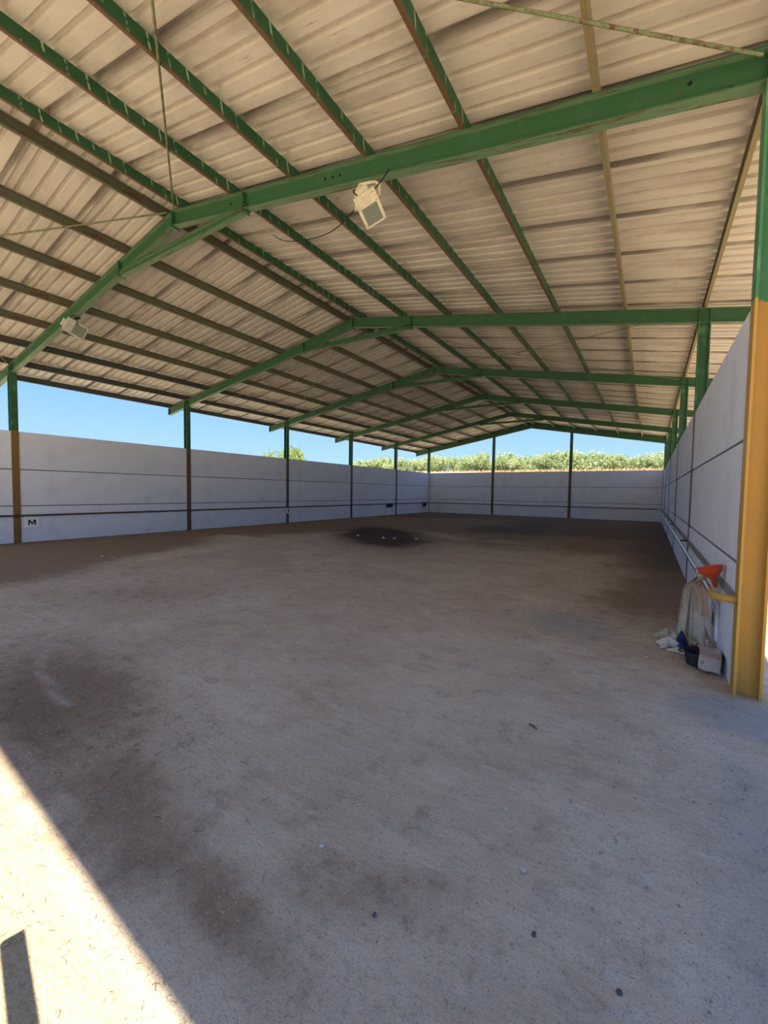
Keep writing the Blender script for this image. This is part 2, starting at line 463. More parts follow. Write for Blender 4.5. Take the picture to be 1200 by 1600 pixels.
# brown loose soil: along the left wall, over the far end, by the right wall, and a littered patch near the entrance
brown = smoothstep(-8.2, -10.8, X + 0.25 * (Y - 4) * (Y < 9) + wob)
brown = np.maximum(brown, smoothstep(9.5, 13.5, Y + 0.25 * X + wob))
brown = np.maximum(brown, 0.9 * smoothstep(-1.7, -0.2, X + 0.35 * wob) * smoothstep(4.6, 7.0, Y) * smoothstep(1.2, 0.6, X))
brown = np.maximum(brown, 0.95 * gauss(X, Y, -3.6, 1.25, 1.7, 0.62, -0.25))
brown = np.maximum(brown, 0.85 * gauss(X, Y, -2.2, 1.0, 0.9, 0.30, -0.2))
brown = np.maximum(brown, 0.5 * gauss(X, Y, -6.2, 3.2, 1.6, 0.8, 0.6))
brown = np.maximum(brown, 0.7 * gauss(X, Y, -1.5, 0.95, 0.9, 0.16, -0.1))
brown = np.maximum(brown, 0.55 * gauss(X, Y, -0.9, 1.25, 0.6, 0.22, 0.5))
damp = 0.95 * smoothstep(13.0, 19.0, Y - 0.15 * X + 0.6 * wob) * smoothstep(-8.5, -5.0, X + 0.4 * wob)
damp = np.maximum(damp, 0.8 * smoothstep(20, 25, Y + wob))
damp = np.maximum(damp, 0.75 * smoothstep(-1.2, 0.3, X + 0.3 * wob) * smoothstep(7.5, 11.5, Y))
damp = np.maximum(damp, 1.1 * gauss(X, Y, -8.0, 12.4, 1.9, 4.2, 0.69))
damp = np.maximum(damp, 0.5 * smoothstep(-13.0, -14.4, X))
damp = np.maximum(damp, 0.5 * gauss(X, Y, 0.50, 4.8, 0.22, 0.8))
damp = np.maximum(damp, 0.50 * gauss(X, Y, -3.4, 1.05, 0.8, 0.22, -0.2))
grey = 0.8 * gauss(X, Y, -0.75, 5.3, 0.75, 0.9, 0.6)
grey = np.maximum(grey, 0.95 * gauss(X, Y, 0.62, 3.75, 0.55, 0.42))
grey = np.maximum(grey, 0.6 * smoothstep(-0.7, 0.2, X + 0.3 * wob) * smoothstep(4.2, 2.5, Y))
grey = np.maximum(grey, 0.45 * gauss(X, Y, -1.2, 1.5, 0.9, 0.35, 0.5))
# outside on the sunny side the earth is bare and sandy
outside = smoothstep(0.85, 1.2, X); front = smoothstep(0.85, 0.45, Y)
brown *= (1 - outside) * (1 - 0.7 * front); damp *= (1 - outside); grey *= (1 - front)
wet = 1.25 * gauss(X, Y, -8.0, 12.4, 1.15, 3.4, 0.69)
sand = np.maximum(smoothstep(0.80, 0.55, Y + 0.066 * (X + 2) ), outside)
ny, nx = X.shape
V = np.stack([X.ravel(), Y.ravel(), Zf.ravel()], 1)
idx = np.arange(nx * ny).reshape(ny, nx)
Q = np.stack([idx[:-1,:-1].ravel(), idx[:-1,1:].ravel(), idx[1:,1:].ravel(), idx[1:,:-1].ravel()], 1)
def grid_mesh(name, V, Q):
    me = bpy.data.meshes.new(name)
    me.vertices.add(len(V)); me.vertices.foreach_set('co', V.astype(np.float32).ravel())
    me.loops.add(Q.size); me.loops.foreach_set('vertex_index', Q.astype(np.int32).ravel())
    me.polygons.add(len(Q)); me.polygons.foreach_set('loop_start', np.arange(0, Q.size, 4, dtype=np.int32))
    me.update(calc_edges=True)
    me.polygons.foreach_set('use_smooth', np.ones(len(Q), dtype=bool))
    return me
fm = grid_mesh('floor', V, Q)
at = fm.attributes.new('soil', 'FLOAT_COLOR', 'POINT')
cc = np.ones((nx*ny, 4), np.float32); cc[:,0] = brown.ravel(); cc[:,1] = damp.ravel(); cc[:,2] = grey.ravel()
at.data.foreach_set('color', cc.ravel())
for nm_, ar_ in (('wet', wet), ('sand', sand)):
    at = fm.attributes.new(nm_, 'FLOAT', 'POINT'); at.data.foreach_set('value', ar_.ravel().astype(np.float32))
at = fm.attributes.new('track', 'FLOAT', 'POINT'); at.data.foreach_set('value', trk.ravel().astype(np.float32))
floor = tag(link('floor', fm, mats=M_FLOOR), 'compacted sandy earth floor of the riding arena', kind='structure')

def field_h(x, y):
    r = smoothstep(33, 47, y + 0.0 * x) * 3.85
    w = smoothstep(0, 14, np.maximum(np.maximum(XLC - 4 - x, x - 12), np.maximum(y - 34, -12 - y)))
    return -0.06 + r + w * (vnoise(x, y, 0.08, 21) - 0.5) * 0.8
gx = np.concatenate([np.linspace(-260, -60, 20, endpoint=False), np.linspace(-60, 40, 101), np.linspace(50, 240, 18)])
gy = np.concatenate([np.linspace(-200, -20, 18, endpoint=False), np.linspace(-20, 70, 91), np.linspace(80, 300, 18)])
GX, GY = np.meshgrid(gx, gy)
V = np.stack([GX.ravel(), GY.ravel(), field_h(GX, GY).ravel()], 1)
ny, nx = GX.shape; idx = np.arange(nx*ny).reshape(ny, nx)
Q = np.stack([idx[:-1,:-1].ravel(), idx[:-1,1:].ravel(), idx[1:,1:].ravel(), idx[1:,:-1].ravel()], 1)
field = tag(link('field', grid_mesh('field', V, Q), mats=M_FIELD), 'dry sunlit field rising to a bank behind the arena', kind='structure')

# ================================================================== walls of precast panels
ROWS = [(-0.05, 1.0), (1.0, 1.99), (1.99, WALL_H)]
PT = 0.11
def panel_mesh(L, Hh):
    """slab along local X, thickness along Y, chamfered edges; origin at lower middle"""
    c = 0.010; m = MB()
    def ring(y, ins):
        return [(-L/2+ins, y, ins), (L/2-ins, y, ins), (L/2-ins, y, Hh-ins), (-L/2+ins, y, Hh-ins)]
    m.loft([ring(-PT/2, 0.018), ring(-PT/2+0.006, 0.011), ring(PT/2-0.006, 0.011), ring(PT/2, 0.018)])
    me = fixn(mesh('wall_panel', m.V, m.F)); me.materials.append(M_PANEL); return me
_pc = {}
M_JOINT = simple('dark_joint_mortar', (0.10, 0.10, 0.105), 0.95, 0, 0.3, 6)
_jm = {}
def joint(parent, x, y, z, L, rz):
    k = round(L, 3)
    if k not in _jm:
        m = MB(); m.box((-L/2, -PT/2 + 0.022, -0.03), (L/2, PT/2 - 0.022, 0.03)); _jm[k] = fixn(mesh('joint', m.V, m.F)); _jm[k].materials.append(M_JOINT)
    return link('joint', _jm[k], parent, (x, y, z), (0, 0, rz))
def panel(parent, x, y, z0, z1, L, rz):
    k = (round(L, 3), round(z1 - z0, 3))
    if k not in _pc: _pc[k] = panel_mesh(*k)
    return link('panel', _pc[k], parent, (x + 0, y, z0), (0, 0, rz))
PL = BAY - 0.03
# panels sit in the column troats, flush behind the inner flange
XWL, XWR, YWB = XLC + 0.015, XRC - 0.015, FY[-1] + 0.015
wl_ = tag(empty('wall_left'), 'whitewashed concrete panel wall along the left side', kind='structure')
wr_ = tag(empty('wall_right'), 'whitewashed concrete panel wall along the right side', kind='structure')
wb_ = tag(empty('wall_back'), 'whitewashed concrete panel wall across the far end', kind='structure')
for i in range(6):
    yc = (FY[i] + FY[i+1]) / 2
    for z0, z1 in ROWS:
        j = random.uniform(-0.007, 0.007)
        panel(wl_, XWL + j, yc, z0, z1, PL, math.pi/2)
        if z0 > 0:
            joint(wl_, XWL, yc, z0, PL, math.pi/2)
            if i > 0: joint(wr_, XWR, yc, z0, PL, math.pi/2)
        if i > 0: panel(wr_, XWR + j, yc, z0, z1, PL, math.pi/2)
GP = [XLC + (XRC - XLC) * k / 3 for k in range(4)]
for k in range(3):
    for z0, z1 in ROWS:
        if z0 > 0: joint(wb_, (GP[k] + GP[k+1]) / 2, YWB, z0, GP[k+1] - GP[k] - 0.03, 0)
        panel(wb_, (GP[k] + GP[k+1]) / 2, YWB + random.uniform(-0.004, 0.004), z0, z1, GP[k+1] - GP[k] - 0.03, 0)

# ================================================================== portal frames
def hprof(h, w, tf, tw):
    """I-section outline: (u across flange, v along web), centred"""
    a, b = w/2, h/2
    return [(-a,-b),(a,-b),(a,-b+tf),(tw/2,-b+tf),(tw/2,b-tf),(a,b-tf),(a,b),(-a,b),(-a,b-tf),(-tw/2,b-tf),(-tw/2,-b+tf),(-a,-b+tf)]
CH, CW = 0.17, 0.16
col_prof = hprof(CH, CW, 0.018, 0.010)
def column(name, parent, dx, top_in, mat, base=-0.15, rotate=False, slope_dir=0):
    """web in the plane of the frame; top cut to the slope of the rafter"""
    m = MB(); lo, hi = [], []
    for u, v_ in col_prof:
        x, y = (u, v_) if rotate else (v_, u)
        lo.append((dx + x, y, base)); hi.append((dx + x, y, top_in - SLOPE * slope_dir * x))
    m.loft([lo, hi])
    return m.build(name, mat, parent)
RH, RW = 0.245, 0.12
raf_prof = hprof(RH, RW, 0.014, 0.008)
def rafter(parent, sgn):
    m = MB(); rings = []
    for d in (0.0, EAVE):
        zt = rtop(d)
        rings.append([(sgn * d, u, zt - RH/2 + v_) for u, v_ in raf_prof])
    m.loft(rings)
    return m.build('rafter', M_RAFTER, parent)
def plate(name, parent, a, b, mat): return MB().box(a, b).build(name, mat, parent)

FRAME_LABELS = [
    'green steel portal frame at the open near end, overhead behind the others',
    'nearest green steel portal frame in view, on ochre yellow columns, carrying both floodlights',
    'second green steel portal frame from the front, one bay behind the floodlights',
    'third green steel portal frame from the front, with bracing wires in front of it',
    'fourth green steel portal frame from the front, spanning the middle of the arena',
    'fifth green steel portal frame from the front, last before the far end',
    'green end frame over the far wall with four posts against the sky']
for i, fy in enumerate(FY):
    fr = tag(empty('portal_frame', (XM, fy, 0)), FRAME_LABELS[i], 'steel frame', 'steel portal frames of the arena roof')
    cm = M_COLUMN_Y if i <= 1 else M_COLUMN
    for sgn in (-1, 1):
        col_ = column('column', fr, sgn * HALF, rtop(HALF) - RH + 0.004, (M_COLUMN_B if (i == 1 and sgn < 0) else cm), slope_dir=sgn)
        raf_ = rafter(fr, sgn)
        # end plate closing the rafter, cap plate between column and rafter, base plate
        plate('end_plate', raf_, (sgn*EAVE, -RW/2, rtop(EAVE)-RH), (sgn*(EAVE+0.012), RW/2, rtop(EAVE)), M_RAFTER)
        # stiffener in the rafter web above each column flange
        for dd in (-CH/2 + 0.01, CH/2 - 0.01):
            x = sgn*HALF + dd
            plate('stiffener', raf_, (x-0.006, -RW/2+0.004, rtop(x)-RH+0.014), (x+0.006, RW/2-0.004, rtop(x)-0.016), M_RAFTER)
        plate('base_plate', col_, (sgn*HALF-0.15, -0.15, -0.06), (sgn*HALF+0.15, 0.15, -0.035), cm)
    # horizontal collar under the ridge
    if i < 6:
        cd_ = 1.72; zb = rtop(cd_) - RH
        m = MB()
        prof = hprof(0.11, 0.10, 0.010, 0.008)
        m.loft([[(-cd_ - 0.10, u, zb + 0.005 + v_) for u, v_ in prof], [(cd_ + 0.10, u, zb + 0.005 + v_) for u, v_ in prof]])
        m.build('collar_tie', M_RAFTER, fr)
        for sgn in (-1, 1):
            x = sgn * (cd_ + 0.06)
            plate('gusset_plate', fr, (x-0.012, -0.068, rtop(x)-RH-0.05), (x+0.012, 0.068, rtop(x)+0.002), M_RAFTER)
        plate('ridge_plate', fr, (-0.012, -0.075, RT-RH-0.03), (0.012, 0.075, RT-0.01), M_RAFTER)
    else:
        for k in (1, 2):
            dx = GP[k] - XM
            gp_ = column('gable_post', fr, dx, rtop(dx) - RH + 0.004, M_COLUMN, rotate=True, slope_dir=(1 if dx > 0 else -1))
            plate('base_plate', gp_, (dx-0.15, -0.15, -0.06), (dx+0.15, 0.15, -0.035), M_COLUMN)
        for sgn in (-1, 1):
            m = MB(); rings = []
            for d in (0.0, EAVE + 0.10):
                rings.append([(sgn*d, y_, rtop(d) + z_) for y_, z_ in ((-0.062, -0.02), (-0.066, -0.02), (-0.066, PH + 0.01), (-0.062, PH + 0.01))])
            m.loft(rings); m.build('verge_trim', M_RAFTER, fr)
# bolts in the nearest rafter
fr1 = [o for o in bpy.data.objects if o.name == 'portal_frame.001'][0]
for (dx, dz) in ((3.30, -0.06), (3.42, -0.06), (3.54, -0.06), (7.30, -0.16), (7.05, -0.05), (1.45, -0.07), (1.45, -0.17)):
    m = MB(); z = rtop(dx) + dz - 0.04
    m.tube([(dx, -0.004, z), (dx, -0.018, z)], 0.014, 6)
    m.build('bolt', M_CABLE, [c_ for c_ in fr1.children if c_.name.startswith('rafter')][1])

# ================================================================== purlins
OFFS = [0.22, 1.50, 2.72, 3.94, 5.15, 6.37, 7.58, 8.62]
ORD = ['ridge', 'second', 'third', 'fourth', 'fifth', 'sixth', 'seventh', 'eighth']
for side, sname in ((1, 'right'), (-1, 'left')):
    for k, off in enumerate(OFFS):
        w = 0.005
        # channel open towards the ridge: web on the downhill side
        prof = [(0,0),(0,PH),(-PF,PH),(-PF,PH-w-0.004),(-w,PH-w-0.004),(-w,w+0.004),(-PF,w+0.004),(-PF,0)]
        m = MB(); rings = []
        for y in (Y_NEAR + 0.05, Y_FAR - 0.03):
            rr = []
            for u, z in prof:
                d = off + 0.03 + u
                rr.append((side * (0.03 + u), y, z - SLOPE * (0.03 + u)))
            rings.append(rr)
        m.loft(rings)
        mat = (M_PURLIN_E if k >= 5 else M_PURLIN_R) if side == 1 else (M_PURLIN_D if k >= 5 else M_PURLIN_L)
        if side == -1 and k == 0: mat = M_PURLIN_L
        if side == 1 and k == 6: mat = M_PURLIN_K
        nm = ('topmost steel purlin beside the ridge on the %s roof slope' % sname) if k == 0 else \
             ('outermost steel purlin along the %s eave beyond the columns' % sname) if k == 7 else \
             ('%s steel purlin down from the ridge on the %s roof slope' % (ORD[k], sname))
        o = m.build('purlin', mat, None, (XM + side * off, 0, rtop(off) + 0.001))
        tag(o, nm, 'purlin', 'roof purlins')

# ================================================================== roof of corrugated sheets
SHEET_Z = PH + 0.012
def sheet_mesh(side, width):
    """one sheet along Y = 0..width, down the slope from the ridge; ribs every 0.2 m"""
    P = []
    y = -0.045
    pts = []
    n = int(round(width / 0.2))
    for k in range(n + 1):
        b = k * 0.2
        pts += [(b - 0.037, 0.0), (b - 0.026, 0.054), (b + 0.026, 0.054), (b + 0.037, 0.0)]
    pts = [(-0.050, -0.004)] + pts + [(width + 0.050, -0.010)]
    tt = 0.0025
    m = MB(); V = []; Fc = []
    D0, D1 = 0.03, EAVE + 0.16
    L = len(pts)
    for d in (D0, D1):
        for layer in (0, 1):
            for (yy, zz) in pts:
                lift = 0.022 * (1 - (yy + 0.05) / (width + 0.10))
                V.append((side * d, yy, -SLOPE * d + zz + lift + layer * tt))
    o = lambda dd, la, i: dd * 2 * L + la * L + i
    for i in range(L - 1):
        Fc.append((o(0,0,i), o(0,0,i+1), o(1,0,i+1), o(1,0,i)))
        Fc.append((o(0,1,i+1), o(0,1,i), o(1,1,i), o(1,1,i+1)))
        for dd in (0, 1): Fc.append((o(dd,0,i), o(dd,1,i), o(dd,1,i+1), o(dd,0,i+1)))
    for i in (0, L - 1): Fc.append((o(0,0,i), o(1,0,i), o(1,1,i), o(0,1,i)))
    m.add(V, Fc)
    me = fixn(mesh('roof_sheet', m.V, m.F)); me.materials.append(M_SHEET); return me
roof = tag(empty('ceiling', (XM, 0, RT)), 'underside of the pitched roof of beige corrugated sheets', kind='structure')
for side in (1, -1):
    full, part_, last = sheet_mesh(side, 1.0), sheet_mesh(side, 0.4), sheet_mesh(side, 1.0)
    y = Y_NEAR + 0.04
    link('roof_sheet', sheet_mesh(side, 0.6), roof, (0, -1.26, SHEET_Z))
    for k in range(30):
        o = link('roof_sheet', full, roof, (0, -0.66 + k * 1.0, SHEET_Z + random.uniform(0, 0.002)))
# ridge capping
m = MB()
for s in (-1, 1):
    V = []
    for y in (-1.30, 29.4):
        for d, dz in ((0.0, 0.0), (0.32, 0.0), (0.32, 0.003), (0.0, 0.003)):
            V.append((s * d, y, SHEET_Z + 0.083 - SLOPE * d + dz))
    m.add(V, [(0,1,5,4),(2,3,7,6),(1,2,6,5),(3,0,4,7),(0,3,2,1),(4,5,6,7)])
m.build('ridge_cap', M_SHEET, roof)

# ================================================================== roof bracing rods
def rod(a, b, r, label, sag=0.0):
    a, b = Vector(a), Vector(b)
    mid = (a + b) / 2; L = (b - a).length
    n = 9
    pts = [(a + (b - a) * k / (n-1)) - Vector((0, 0, sag * 4 * (k/(n-1)) * (1 - k/(n-1)))) - mid for k in range(n)]
    m = MB(); m.tube(pts, r, 8)
    d = (b - a).normalized()
    # turnbuckle and threaded eyes
    c = pts[n//2]; m2 = MB(); m2.tube([c - d*0.12, c + d*0.12], r * 1.9, 6)
    e = empty('brace_rod', mid)
    tag(e, label, 'brace rod', 'roof bracing rods')
    smooth_by_angle(m.build('bar', M_ROD, e)); m2.build('turnbuckle', M_ROD, e)
    return e
def rp(dx, y, dz=-0.03): return (XM + dx, y, rtop(dx) + dz + 0.03)
for (i0, i1, r, lab, sag) in ((0, 1, 0.013, 'nearest the viewer', 0.02), (2, 3, 0.007, 'behind the second frame', 0.10)):
    ya, yb = FY[i0] + 0.08, FY[i1] - 0.08
    C = HALF - 0.12
    for s, sn in ((1, 'right'), (-1, 'left')):
        rod(rp(s*0.10, yb), rp(s*C, ya), r, 'thin brace rod %s running down the %s slope towards the viewer' % (lab, sn), sag)
        rod(rp(s*C, yb, -0.11), rp(s*0.10, ya, -0.11), r, 'thin brace rod %s rising from the %s column to the ridge' % (lab, sn), sag)

# ================================================================== kick rails
# left: brown tube fixed to the inner flange of the columns
XIN_L, XIN_R = XLC + CH/2, XRC - CH/2
YIN = FY[-1] - CH/2
def rail_thing(name, label, cat='rail'): return tag(empty(name), label, cat, 'kick rails along the walls')
e = rail_thing('kick_rail', 'brown steel kick rail along the left wall')
m = MB(); m.tube([(XIN_L + 0.026, FY[0], RAIL_Z), (XIN_L + 0.026, YIN - 0.03, RAIL_Z)], 0.026, 12)
smooth_by_angle(m.build('tube', M_RAIL_BROWN, e))
for fy in FY[:-1]:
    MB().box((XIN_L, fy - 0.035, RAIL_Z - 0.05), (XIN_L + 0.006, fy + 0.035, RAIL_Z + 0.05)).build('clip', M_RAIL_BROWN, e)
e = rail_thing('kick_rail', 'brown steel kick rail across the far wall')
m = MB(); m.tube([(XIN_L + 0.055, YIN - 0.026, RAIL_Z), (0.40, YIN - 0.026, RAIL_Z)], 0.026, 12)
smooth_by_angle(m.build('tube', M_RAIL_BROWN, e))
for x in GP[1:3]:
    MB().box((x - 0.035, YIN - 0.006, RAIL_Z - 0.05), (x + 0.035, YIN, RAIL_Z + 0.05)).build('clip', M_RAIL_BROWN, e)
e = rail_thing('kick_rail', 'shiny galvanised steel kick rail with an ochre elbow along the right wall')
XR_ = 0.462
m = MB(); m.tube([(XR_, FY[1] + 0.10, RAIL_Z), (XR_, YIN - 0.06, RAIL_Z)], 0.025, 14)
smooth_by_angle(m.build('tube', M_GALV, e))
m = MB(); pts = []
for k in range(9):
    a = math.pi/2 * k / 8
    pts.append((XR_ + 0.13 * (1 - math.cos(a)), FY[1] + 0.12 - 0.13 * math.sin(a), RAIL_Z))
m.tube([(XR_, FY[1] + 0.2, RAIL_Z)] + pts + [(XIN_R + 0.004, FY[1] - 0.01, RAIL_Z)], 0.029, 14)
smooth_by_angle(m.build('elbow', M_OCHRE, e))
for fy in FY[2:]:
    y = min(fy, YIN - 0.1)
    m = MB(); m.tube([(XR_ + 0.02, y, RAIL_Z), (XIN_R + 0.003, y, RAIL_Z)], 0.014, 8)
    smooth_by_angle(m.build('bracket', M_RAIL_BROWN, e))
XFACE_R = XWR - PT/2
b = MB().box((XFACE_R - 0.016, FY[1] + 0.12, RAIL_Z - 0.055), (XFACE_R, FY[-1] - 0.12, RAIL_Z + 0.035)).build('strip_1', M_GREY_STRIP)  # thin grey strip on the wall at rail height
tag(b, 'grey strip along the right wall behind the galvanised rail', kind='structure')

# ================================================================== letter boards
LETTERS = {
    'M': [[(0,0),(0,1),(.24,1),(.5,.44),(.76,1),(1,1),(1,0),(.8,0),(.8,.62),(.56,.12),(.44,.12),(.2,.62),(.2,0)]],
    'H': [[(0,0),(0,1),(.2,1),(.2,.6),(.6,.6),(.6,1),(.8,1),(.8,0),(.6,0),(.6,.4),(.2,.4),(.2,0)]],
    'B': [[(0,0),(0,1),(.22,1),(.22,0)], [(.22,1),(.5,1),(.62,.97),(.70,.88),(.72,.76),(.68,.62),(.58,.53),(.22,.42),(.22,.58),(.44,.60),(.51,.68),(.52,.78),(.45,.84),(.22,.84)],
          [(.22,.58),(.58,.53),(.70,.46),(.76,.30),(.72,.12),(.60,.02),(.22,0),(.22,.16),(.48,.17),(.55,.28),(.52,.38),(.44,.42),(.22,.42)]]}
def text_mesh(ch, size, depth):
    m = MB()
    for poly in LETTERS[ch]:
        w = max(p[0] for q in LETTERS[ch] for p in q)
        m.loft([[((x_ - w/2) * size, (y_ - 0.5) * size, -depth) for x_, y_ in poly], [((x_ - w/2) * size, (y_ - 0.5) * size, depth) for x_, y_ in poly]])
    me = fixn(mesh('letter', m.V, m.F)); me.materials.append(M_LETTER)
    return me
def board(label, loc, rz, w, h, ch, size, sx=1.0):
    e = tag(empty('letter_board', loc, (0, 0, rz)), label, 'sign', 'arena letter boards')
    m = MB(); c = 0.004
    def ring(y, i): return [(-w/2+i, y, -h/2+i), (w/2-i, y, -h/2+i), (w/2-i, y, h/2-i), (-w/2+i, y, h/2-i)]
    m.loft([ring(-0.011, c), ring(-0.007, 0), ring(0.011, 0)])
    pl_ = m.build('plate', M_SIGN, e)
    o = link('letter', text_mesh(ch, size, 0.002), pl_, (0, -0.012, 0), (math.pi/2, 0, 0)); o.scale = (sx, 1, 1)
    for px in (-w/2 + 0.02, w/2 - 0.02):
        s = MB(); s.tube([(px, -0.011, h/2-0.02), (px, -0.014, h/2-0.02)], 0.006, 8); s.build('screw', M_GALV, pl_)
    return e
XFACE_L = XWL + PT/2
board('white letter board marked M beside the left ochre column', (XFACE_L + 0.012, 4.51, 0.542), math.pi/2, 0.335, 0.30, 'M', 0.15, 1.15)
board('small white letter board marked B on the left wall by the third frame', (XIN_L + 0.012, FY[3] - 0.03 + 0.08, 0.565), math.pi/2, 0.26, 0.27, 'B', 0.16)
board('white letter board marked H low on the right wall under the rail', (XFACE_R - 0.012, 5.36, 0.29), -math.pi/2, 0.38, 0.36, 'H', 0.13)

# ================================================================== floodlights
def floodlight(label, loc, rot, mat, scale=1.0):
    e = tag(empty('floodlight', loc, rot), label, 'floodlight', 'floodlights hung from the nearest frame')
    e.scale = (scale,) * 3
    # housing: shallow tapered pan, front face looks along -Z of the thing
    def rr(w, l, z, n=4, r=0.02):
        return [(-w/2, -l/2, z), (w/2, -l/2, z), (w/2, l/2, z), (-w/2, l/2, z)]
    m = MB(); m.loft([rr(0.26, 0.36, -0.05), rr(0.27, 0.37, -0.045), rr(0.27, 0.37, -0.02), rr(0.22, 0.30, 0.03), rr(0.14, 0.18, 0.055)])
    body = m.build('housing', mat, e)
    m = MB(); m.box((-0.10, -0.155, -0.055), (0.10, 0.05, -0.049)); gl_ = m.build('glass', M_GLASS, e)
    m = MB()
    for a, b_ in (((-0.12, -0.175, -0.058), (-0.10, 0.07, -0.05)), ((0.10, -0.175, -0.058), (0.12, 0.07, -0.05)), ((-0.12, -0.175, -0.058), (0.12, -0.155, -0.05)), ((-0.12, 0.05, -0.058), (0.12, 0.07, -0.05))):
        m.box(a, b_)
    m.build('front_frame', mat, e)
    m = MB(); m.box((-0.07, 0.10, 0.04), (0.07, 0.20, 0.09)); m.build('gear_box', mat, e)
    return e
def strap(parent, pts, w, t_, mat):
    """flat bent bar: width along local Y"""
    m = MB(); rings = []
    pts = [Vector(p) for p in pts]
    for i, p in enumerate(pts):
        d = (pts[min(i+1, len(pts)-1)] - pts[max(i-1, 0)]).normalized(); nrm = d.cross(Vector((0, 1, 0))).normalized()
        rings.append([p + Vector((0, -w/2, 0)) - nrm*t_/2, p + Vector((0, w/2, 0)) - nrm*t_/2, p + Vector((0, w/2, 0)) + nrm*t_/2, p + Vector((0, -w/2, 0)) + nrm*t_/2])
    m.loft(rings); return m.build('mounting_bracket', mat, parent)
def bent(wx, h):
    return [(-wx, 0, 0.0), (-wx, 0.0, h*0.72), (-wx*0.85, 0, h*0.88), (-wx*0.6, 0, h), (wx*0.6, 0, h), (wx*0.85, 0, h*0.88), (wx, 0.0, h*0.72), (wx, 0, 0.0)]
dxf = -2.93 - XM
zf = rtop(dxf) - RH
def lamp_frame(center, ang, away):
    # orient a lamp: long axis leaning by ang from straight down, its foot tipped away into the arena, face seen from the entrance
    c = (Vector((0, 0, CAM_H)) - center).normalized()
    rv = Vector((0, 0, 1)).cross(c).normalized(); up = c.cross(rv)
    l = (rv * math.sin(ang) - up * math.cos(ang)) * math.sqrt(1 - away*away) - c * away
    n = (c - l * c.dot(l)).normalized()
    Y_, Z_ = -l, -n
    X_ = Y_.cross(Z_)
    M = Matrix((X_, Y_, Z_)).transposed().to_4x4(); M.translation = center
    return M
def hang(fl, M, top, mat, wx=0.16, w=0.03):
    I = M.inverted(); X_ = Vector(M.col[0][:3])
    lo = [M @ Vector((-wx, 0.06, 0.0)), M @ Vector((wx, 0.06, 0.0))]
    X2 = Vector((X_.x, X_.y, 0)).normalized()
    hi = [top - X2 * wx * 0.62, top + X2 * wx * 0.62]
    k = [lo[0].lerp(hi[0], 0.7) - X2 * 0.035, lo[1].lerp(hi[1], 0.7) + X2 * 0.035]
    P = [lo[0], lo[0].lerp(k[0], 0.5), k[0], hi[0], hi[0].lerp(hi[1], 0.5), hi[1], k[1], lo[1].lerp(k[1], 0.5), lo[1]]
    m = MB(); m.tube([I @ p for p in P], w / 2, 8)
    return m.build('mounting_bracket', mat, fl)
C1 = Vector((-2.93, Y1, 4.89))
M1 = lamp_frame(C1, 0.52, 0.45)
fl = floodlight('cream floodlight with dark glass hung under the nearest rafter', C1, M1.to_euler(), M_LAMP_WHITE, 1.0)
hang(fl, M1, Vector((-2.96, Y1, zf - 0.012)), M_LAMP_WHITE, 0.155, 0.034)
dx2 = -10.82 - XM
zf2 = rtop(dx2) - RH
C2 = Vector((-10.72, Y1, zf2 - 0.22))
M2 = lamp_frame(C2, 1.15, 0.35)
fl2 = floodlight('grey floodlight hung under the left rafter of the nearest frame', C2, M2.to_euler(), M_LAMP_GREY, 1.15)
hang(fl2, M2, Vector((-10.75, Y1, zf2 - 0.01)), M_CABLE, 0.155, 0.025)

def cable(label, pts, r=0.007, sub=8):
    P = [Vector(p) for p in pts]; out = []
    for i in range(len(P) - 1):
        p0, p1, p2, p3 = P[max(i-1, 0)], P[i], P[i+1], P[min(i+2, len(P)-1)]
        for k in range(sub):
            u = k / sub
            out.append(0.5 * ((2*p1) + (p2-p0)*u + (2*p0-5*p1+4*p2-p3)*u*u + (3*p1-p0-3*p2+p3)*u**3))
    out.append(P[-1]); base = out[0]
    m = MB(); m.tube([p - base for p in out], r, 6)
    o = m.build('cable', M_CABLE, None, base, None, True)
    return tag(o, label, 'cable', 'floodlight cables')
cable('black cable looping around the cream floodlight and along the roof', [
    (-2.62, Y1 - 0.07, rtop(-2.62-XM) - 0.22), (-2.70, Y1 - 0.10, zf - 0.14), (-2.84, Y1 - 0.13, zf - 0.25), (-3.00, Y1 - 0.13, zf - 0.22), (-3.10, Y1 - 0.09, zf - 0.10),
    (-3.02, Y1 + 0.12, zf - 0.02), (-3.35, Y1 + 0.35, rtop(-3.35-XM) - 0.26), (-4.2, Y1 + 0.75, rtop(-4.2-XM) - 0.30), (-5.2, Y1 + 0.95, rtop(-5.2-XM) - 0.20), (-5.65, Y1 + 1.0, rtop(-5.65-XM) - 0.02)])
cable('thin black cable from the grey floodlight along the left rafter', [
    (-10.75, Y1 + 0.05, zf2 - 0.22), (-10.55, Y1 - 0.02, zf2 - 0.10), (-10.62, Y1 - 0.07, zf2 + 0.02), (-11.1, Y1 - 0.07, rtop(-11.1-XM) - 0.27), (-11.35, Y1 - 0.05, rtop(-11.35-XM) - 0.20)], 0.008)

